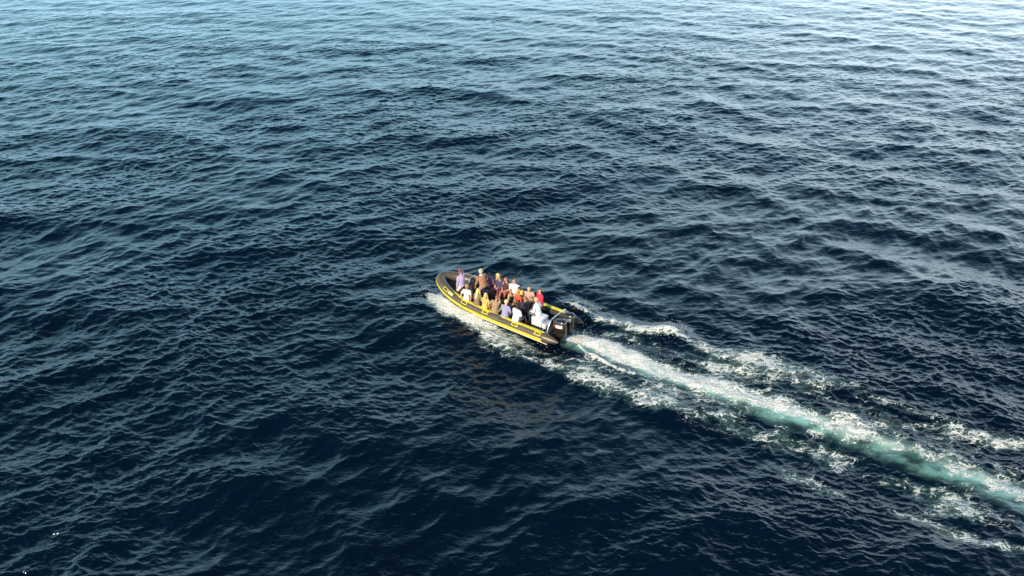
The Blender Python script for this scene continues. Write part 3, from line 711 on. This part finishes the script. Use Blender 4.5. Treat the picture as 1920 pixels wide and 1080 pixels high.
    for k, (s0, el, wr) in enumerate(arms):
        if sl in ('short', 'dress'): e_ = s0.lerp(el, .72); pts = [nb.lerp(s0, .55) - sp * .02, s0, e_]; rr = [.07, .074, .066]
        elif sl == 'long': pts = [nb.lerp(s0, .55) - sp * .02, s0, s0.lerp(el, .5), el, el.lerp(wr, .5), el.lerp(wr, .93)]; rr = [.07, .074, .066, .058, .052, .043]
        else: pts = [nb.lerp(s0, .5), nb.lerp(s0, .85)]; rr = [.055, .05]
        mb.tube([p - base for p in pts], [r * sc for r in rr], 10)
    mb.build({'vest': 'vest_top', 'long': 'jacket', 'dress': 'dress'}.get(sl, 'shirt'), cmat('cloth', tc_, .85), body)
    # lower garment
    bc, bl_ = bottom; mb = MB()
    mb.rings([ering(P - sp * .125 * sc, sp, .10 * sc, Lf, .09 * sc), ering(P - sp * .06 * sc, sp, .168 * sc, Lf, .128 * sc), ering(P + sp * .01 * sc, sp, .166 * sc, Lf, .13 * sc), ering(P + sp * .07 * sc, sp, .158 * sc, Lf, .125 * sc)])
    for hp, kn, an, fw in legs:
        if bl_ == 'short': pts = [hp + (hp - kn).normalized() * .02, hp.lerp(kn, .3), hp.lerp(kn, .82)]; rr = [.10, .098, .088]
        elif bl_ == 'long': pts = [hp, hp.lerp(kn, .5), kn, kn.lerp(an, .4), kn.lerp(an, .92)]; rr = [.103, .09, .074, .067, .052]
        mb.tube([p - base for p in pts], [r * sc for r in rr], 12)
    mb.build('shorts' if bl_ == 'short' else 'trousers', cmat('cloth', bc, .85), body)
    if shoes:
        for hp, kn, an, fw in legs:
            mb = MB(); lf = Vector((-fw.y, fw.x, 0)); rt = Matrix((fw, lf, Z)).transposed()
            mb.ell(an - base + fw * .075 * sc - Z * .035 * sc, (.135 * sc, .047 * sc, .040 * sc), rt, 0, 12, 6)
            mb.build('shoe', cmat('rubber', shoes, .6), body)
    # hair or headwear
    hk, hcol = hair; mb = MB()
    mh = cmat('hair', hcol, .55)
    if hk in ('short', 'long', 'tied', 'curly'):
        g = {'curly': 1.16}.get(hk, 1.0)
        mb.ell(hc - base + (hu * .018 - hf * .006) * sc, (.108 * g * sc, .096 * g * sc, .112 * g * sc), rot, 0, 18, 12,
               keep=lambda c: not (c.x > .35 * .108 * sc and c.z < .38 * .112 * sc) and c.z > (-.75 if hk != 'short' else -.42) * .112 * sc)
        if hk == 'curly':
            for q in range(60):
                th = random.uniform(0, 1.9); ph = random.uniform(0, 6.28); d = hu * math.cos(th) + (hf * math.cos(ph) + hl * math.sin(ph)) * math.sin(th)
                if d.dot(hf) > .55 and d.dot(hu) < .4: continue
                mb.ell(hc - base + d * .112 * sc + hu * .015, (.028, .028, .028), None, 0, 6, 4)
        if hk == 'long':
            ln = .36 * sc; rg = []
            for q in range(8):
                t = q / 7; c = hc + hu * (.03 - .10 * t) * sc - hf * (.055 + .03 * t) * sc
                c = c.lerp(nb - Ft * .115 * sc - sp * (ln * max(0, t - .3)), smoothstep_(.25, .8, t))
                rg.append([c - base + (Lt.lerp(hl, 1 - t) * math.cos(a) * (.088 - .02 * t + .01 * math.sin(5 * a)) - Ft.lerp(hf, 1 - t) * math.sin(a) * (.05 - .015 * t)) * sc for a in [2 * math.pi * j / 14 for j in range(14)]])
            mb.rings(rg)
            for s_ in (1, -1):
                rgp = [hc + (hl * .085 * s_ + hu * .02) * sc, hc + (hl * .095 * s_ - hu * .08 + hf * .01) * sc, nb + (Lt * .10 * s_ + Ft * .06 - sp * .06) * sc, nb + (Lt * .10 * s_ + Ft * .10 - sp * .20) * sc]
                mb.tube([p - base for p in rgp], [.03 * sc, .036 * sc, .034 * sc, .016 * sc], 8)
        if hk == 'tied':
            mb.ell(hc - base - hf * .115 * sc + hu * .03 * sc, (.042 * sc, .040 * sc, .045 * sc), rot, 0, 10, 7)
            mb.tube([hc - base - hf * .12 * sc, hc - base - hf * .15 * sc - hu * .08 * sc, hc - base - hf * .13 * sc - hu * .17 * sc], [.03 * sc, .028 * sc, .01 * sc], 8)
        mb.build('hair', mh, body)
    elif hk == 'cap':
        mb.ell(hc - base + hu * .02 * sc, (.114 * sc, .102 * sc, .112 * sc), rot, 0, 18, 12, keep=lambda c: c.z > .12 * .112 * sc)
        mb.rings([[H(.09 + .10 * math.cos(a) * 1.0, .082 * math.sin(a), .045 + dz - .02 * math.cos(a)) for a in [2 * math.pi * j / 14 for j in range(14)]] for dz in (0, .008)])
        mb.build('cap', cmat('cloth', hcol, .8), body)
        mb = MB(); mb.ell(hc - base - hf * .008 * sc, (.098 * sc, .092 * sc, .10 * sc), rot, 0, 14, 10, keep=lambda c: c.x < .2 * .1 * sc and c.z > -.06 * sc and c.z < .03 * sc); mb.build('hair', cmat('hair', (.12, .07, .04), .55), body)
    elif hk == 'hood':
        mb.ell(hc - base + (hu * .008 - hf * .014) * sc, (.118 * sc, .110 * sc, .130 * sc), rot, 0, 18, 12, keep=lambda c: not (c.x > .45 * .118 * sc and abs(c.z) < .75 * .13 * sc))
        mb.build('woolly_hat', cmat('cloth', hcol, .9), body)
    if extra: extra(body, base, hc, hf, hl, hu, sc, arms, nb, sp, Ft, Lt)
    return body
def smoothstep_(a, b, x):
    t = max(0, min(1, (x - a) / (b - a))); return t * t * (3 - 2 * t)

D = DECK + .0
def tube_sitter(label, x, side, dyaw=0, dy=0.0, hd=None, spread=.14, reach=.60, z=None, **k):
    """a passenger sitting on the port (+1) or starboard (-1) tube facing inboard; hd = 'knees' / 'tube' / (left, right) offsets"""
    y = (ty(x) - .11 + dy) * side; zz = (tz(x) + .31) if z is None else z; s = k.get('sc', 1.0)
    yaw = -90 * side + dyaw; Rm = Matrix.Rotation(R(yaw), 3, 'Z'); F = Rm @ Vector((1, 0, 0)); L = Rm @ Vector((0, 1, 0))
    P = Vector((x, y, zz + .02)); fl = lambda v: Vector((v.x, v.y, D))
    feet = [fl(P + F * reach * s + L * spread), fl(P + F * (reach + .06) * s - L * spread)]
    if hd == 'tube': hands = [P - F * .10 + L * .30 * s - Z * .02, P - F * .08 - L * .30 * s - Z * .02]
    elif hd in (None, 'knees'): hands = [P + F * .36 * s + L * .13 + Z * .13, P + F * .34 * s - L * .13 + Z * .13]
    else: hands = [P + F * a[0] + L * a[1] + Z * a[2] for a in hd]
    return person(label, P, yaw, feet, hands, **k)

FAIR = (.56, .33, .22); TAN = (.46, .24, .13); RUD = (.50, .20, .12); DARK = (.11, .05, .03)
# 1 man standing at the bow, left arm up to his face
def phone(body, base, hc, hf, hl, hu, sc, arms, nb, sp, Ft, Lt):
    mb = MB(); p = arms[1][2] - base + (hf * .02 + hu * .06); mb.box(p, (.02, .075, .14), bev=.006, rot=Matrix((hf, hl, hu)).transposed())
    tag(mb.build('phone', M['grey']), 'grey phone held up to his face by the standing man at the bow', 'phone').matrix_world = body.matrix_world.copy()
person('man in lilac shirt and pale shorts standing at the bow, arm raised to his face', (6.92, .58, D + .98), 20, [(6.95, .68, D), (6.90, .42, D)],
       [(7.06, .82, 1.08), (7.14, .44, 2.0)], RUD, ('short', (.16, .035, .02)), ((.40, .32, .50), 'long'), ((.60, .64, .45), 'short'), lean=3, kneehint=Vector((1, 0, 0)), twist=-25, hpitch=14, extra=phone,
       elbow=(None, Vector((.4, -1.0, -.5))), sc=1.02)
# 2 helmsman
def scarf(body, base, hc, hf, hl, hu, sc, arms, nb, sp, Ft, Lt):
    mb = MB(); ring = [nb - base + (Lt * math.cos(t) * .082 + Ft * math.sin(t) * .078) + sp * .02 for t in [2 * math.pi * j / 16 for j in range(17)]]
    mb.tube(ring, .030, 8, cap=False); mb.build('collar', cmat('cloth', (.72, .64, .62), .9), body)
person('man in a brown jacket and pale woolly hat standing behind the steering console', (5.92, -.10, D + .97), 0, [(5.90, .06, D), (5.84, -.28, D)],
       [(6.33, .08, 1.10), (6.36, -.34, 1.12)], TAN, ('hood', (.36, .35, .24)), ((.30, .15, .075), 'long'), ((.30, .23, .36), 'long'), lean=14, kneehint=Vector((1, 0, .1)), twist=-18, hyaw=-30, hpitch=8, extra=scarf, sc=1.04)
# port tube, bow to stern, backs to the camera
tube_sitter('passenger in white top and red shorts sitting foremost on the near tube', 6.14, 1, sc=.90, skin=FAIR, hair=('tied', (.42, .20, .08)), top=((.66, .64, .64), 'short'), bottom=((.60, .03, .02), 'short'), hd='tube', lean=4, fem=True, dyaw=14, hyaw=20)
tube_sitter('passenger with long blonde hair and a grey-brown top sitting on the near tube', 5.42, 1, sc=.94, skin=FAIR, hair=('long', (.62, .42, .13)), top=((.17, .125, .085), 'long'), bottom=((.06, .05, .06), 'long'), lean=10, fem=True)
def bow_(body, base, hc, hf, hl, hu, sc, arms, nb, sp, Ft, Lt):
    mb = MB(); c = hc - base + hu * .12 * sc - hf * .03
    for s_ in (1, -1): mb.ell(c + hl * .032 * s_, (.018, .034, .022), Matrix((hf, hl, hu)).transposed(), 0, 8, 5)
    mb.build('hair_bow', cmat('cloth', (.8, .75, .7), .8), body)
tube_sitter('golden-haired passenger with white hair bow and yellow-orange top on the near tube', 4.86, 1, sc=.88, skin=TAN, hair=('long', (.60, .33, .09)), top=((.66, .40, .10), 'short'), bottom=((.55, .16, .05), 'short'), lean=6, fem=True, extra=bow_)
tube_sitter('passenger in olive-brown shirt on the near tube, hand raised to his brown hair', 4.20, 1, sc=1.0, skin=TAN, hair=('short', (.17, .065, .025)), top=((.27, .19, .10), 'short'), bottom=((.50, .42, .25), 'short'), lean=12,
            hd=((.02, .34, .02), (.16, -.17, .80)), elbow=(None, None), hyaw=-18, hpitch=18)
tube_sitter('fair-haired passenger in a blue-grey t-shirt sitting on the near tube', 3.50, 1, sc=1.0, skin=FAIR, hair=('short', (.60, .50, .26)), top=((.26, .25, .42), 'short'), bottom=((.08, .07, .10), 'short'), lean=6, hd='knees', hpitch=6)
tube_sitter('black-haired passenger in a white t-shirt sitting farthest aft on the near tube', 2.80, 1, sc=1.02, skin=DARK, hair=('curly', (.010, .008, .008)), top=((.68, .68, .70), 'short'), bottom=((.06, .05, .10), 'short'), lean=10, dyaw=-12, hyaw=-30, hd='knees')
# on the stern locker
person('blond passenger in a loose white jacket sitting on the white stern locker', (2.10, .02, .86), 10, [(2.52, .20, D), (2.50, -.22, D)], [(2.44, .22, .98), (2.42, -.22, .98)],
       FAIR, ('short', (.55, .36, .16)), ((.62, .65, .63), 'long'), ((.10, .09, .11), 'long'), lean=12, hyaw=-10, sc=1.02)
# starboard tube, stern to bow, facing the camera
tube_sitter('passenger in red jumper and teal shorts sitting on the far tube near the engines', 2.72, -1, dyaw=-38, sc=.98, skin=FAIR, hair=('short', (.16, .06, .025)), top=((.62, .02, .06), 'long'), bottom=((.02, .34, .40), 'short'), lean=5, hd=((.30, .16, .10), (.0, -.32, .0)), twist=15, hyaw=30, shoes=(.4, .4, .42))
tube_sitter('blond passenger in a pinkish-beige shirt sitting on the far tube', 3.44, -1, dyaw=20, sc=1.0, skin=FAIR, hair=('short', (.46, .27, .12)), top=((.50, .30, .25), 'long'), bottom=((.10, .04, .05), 'long'), lean=20, hd='knees', hyaw=15, hpitch=12)
tube_sitter('dark-haired passenger in a yellow t-shirt leaning forward on the far tube', 3.90, -1, sc=.94, skin=TAN, hair=('short', (.06, .025, .015)), top=((.72, .50, .10), 'short'), bottom=((.50, .05, .02), 'short'), lean=30, hd='knees', hpitch=22)
tube_sitter('brown-haired passenger in a white t-shirt and brown shorts sitting on the far tube', 4.42, -1, dyaw=10, sc=1.06, skin=FAIR, hair=('short', (.17, .08, .03)), top=((.64, .67, .72), 'short'), bottom=((.30, .13, .07), 'short'), lean=8, hd='knees', hyaw=-40, reach=.5)
tube_sitter('auburn-haired passenger in a black vest sitting on the far tube with bare arms', 4.98, -1, sc=.96, skin=FAIR, hair=('long', (.20, .06, .025)), top=((.05, .02, .03), 'vest'), bottom=((.36, .09, .09), 'long'), lean=10, fem=True, hd='knees', hpitch=10)
tube_sitter('passenger with long blonde hair, navy top and maroon trousers on the far tube', 5.50, -1, sc=1.0, skin=FAIR, hair=('long', (.60, .42, .14)), top=((.06, .045, .11), 'long'), bottom=((.28, .07, .09), 'long'), lean=10, fem=True, hd=((.34, .1, .1), (.26, -.16, .16)), hyaw=-30, hpitch=15)
tube_sitter('dark-haired passenger in a plum jacket on the far tube right behind the helmsman', 6.02, -1, sc=.90, skin=TAN, hair=('tied', (.07, .03, .03)), top=((.20, .07, .13), 'long'), bottom=((.22, .06, .08), 'long'), lean=24, fem=True, hd='knees', dyaw=-15, hpitch=20)
# in the middle
person('child with ginger hair and a red top sitting in the middle of the boat', (3.62, -.42, D + .50), 75, [(3.64, -.02, D), (3.90, -.10, D)], [(3.62, -.12, .86), (3.86, -.14, .86)],
       TAN, ('short', (.30, .10, .03)), ((.48, .06, .03), 'short'), ((.12, .04, .04), 'short'), lean=12, sc=.82)
person('passenger in dark clothes with light hair sitting on the middle seat before the locker', (2.86, .05, D + .50), -20, [(3.18, .14, D), (3.14, -.18, D)], [(3.14, .18, .84), (3.10, -.14, .84)],
       FAIR, ('short', (.25, .11, .06)), ((.028, .02, .026), 'long'), ((.02, .018, .022), 'long'), lean=14, hyaw=30, sc=.88)

# ------------------------------------------------------------------ droplets thrown up by the bow wave, the wash and the quarter wave
def droplets(n):
    ico = [(0, 0, 1), (.94, 0, -.33), (-.47, .82, -.33), (-.47, -.82, -.33)]
    src = [(bowp, 1.0, .42, .55), (wash[:6], 1.2, .35, .45), ([(7.22, 32.99), (8.42, 32.99), (9.04, 32.58)], .5, .22, .4), ([(3.0, 36.0), (3.9, 35.3), (4.6, 34.4)], .5, .2, .4)]
    vs = []; fs = []; tot = sum(q[1] for q in src)
    for pts, wgt, hgt, sprd in src:
        for _ in range(int(n * wgt / tot)):
            k = random.randrange(len(pts) - 1); t = random.random(); a, b = pts[k], pts[k + 1]
            x = a[0] + (b[0] - a[0]) * t + random.gauss(0, sprd); y = a[1] + (b[1] - a[1]) * t + random.gauss(0, sprd)
            q = BM.inverted() @ Vector((x, y, .2))
            if (0 < q.x < 9.1 and abs(q.y) < ty(q.x) + .3) or (q.x > 6 and q.y < .8): continue
            z = .05 + abs(random.gauss(0, hgt)); r = random.choice((.006, .009, .009, .012, .018)); o = len(vs)
            rt = Matrix.Rotation(random.random() * 6, 3, (random.random(), random.random(), .5))
            vs += [tuple(rt @ Vector(c) * r + Vector((x, y, z))) for c in ico]
            fs += [(o, o + 1, o + 2), (o, o + 2, o + 3), (o, o + 3, o + 1), (o + 1, o + 3, o + 2)]
    me = bpy.data.meshes.new('spray'); me.from_pydata(vs, [], fs); me.materials.append(mat('spray_white', (.86, .88, .88), .5, var=.03))
    o = bpy.data.objects.new('spray', me); C.objects.link(o)
    tag(o, 'fine white droplets of spray flying around the bow wave and the engine wash', 'spray', kind='stuff')
droplets(1900)
for k, (fx, fy) in enumerate(((-17.79, 18.30), (-17.65, 18.30))):
    kk = int(np.argmin((Xf - fx) ** 2 + (Yf - fy) ** 2)); mb = MB(); mb.ell((0, 0, .012), (.034, .03, .02), None, 0, 10, 6)
    mb.ell((.02, .012, .008), (.016, .02, .012), None, 0, 8, 5)  # solid pale specks stand in for two sun glints on the water
    tag(mb.build('glint_fleck', mat('pale_glint_fleck', (.8, .9, .8), .5, var=.03), loc=tuple(float(q) for q in P[kk])),
        'tiny pale fleck modelled for a sun glint on the water at lower left, %s one of the two' % ('left' if k == 0 else 'right'), 'fleck', 'pale flecks modelled for sun glints at lower left')
HAZE = False
if HAZE:
    mb = MB(); mb.box((0, 0, 10.3), (26000, 26000, 27.0), bev=0)
    hz = mb.build('haze', [], smooth=False); tag(hz, 'thin pale sea haze', 'haze', kind='stuff')
    hm = bpy.data.materials.new('haze'); hm.use_nodes = True; nt = hm.node_tree; nt.nodes.clear()
    pv = N(nt, 'ShaderNodeVolumePrincipled'); pv.inputs['Color'].default_value = (.86, .92, 1, 1); pv.inputs['Density'].default_value = .0022
    pv.inputs['Anisotropy'].default_value = 0
    ho = N(nt, 'ShaderNodeOutputMaterial'); nt.links.new(pv.outputs[0], ho.inputs['Volume']); hz.data.materials.append(hm)
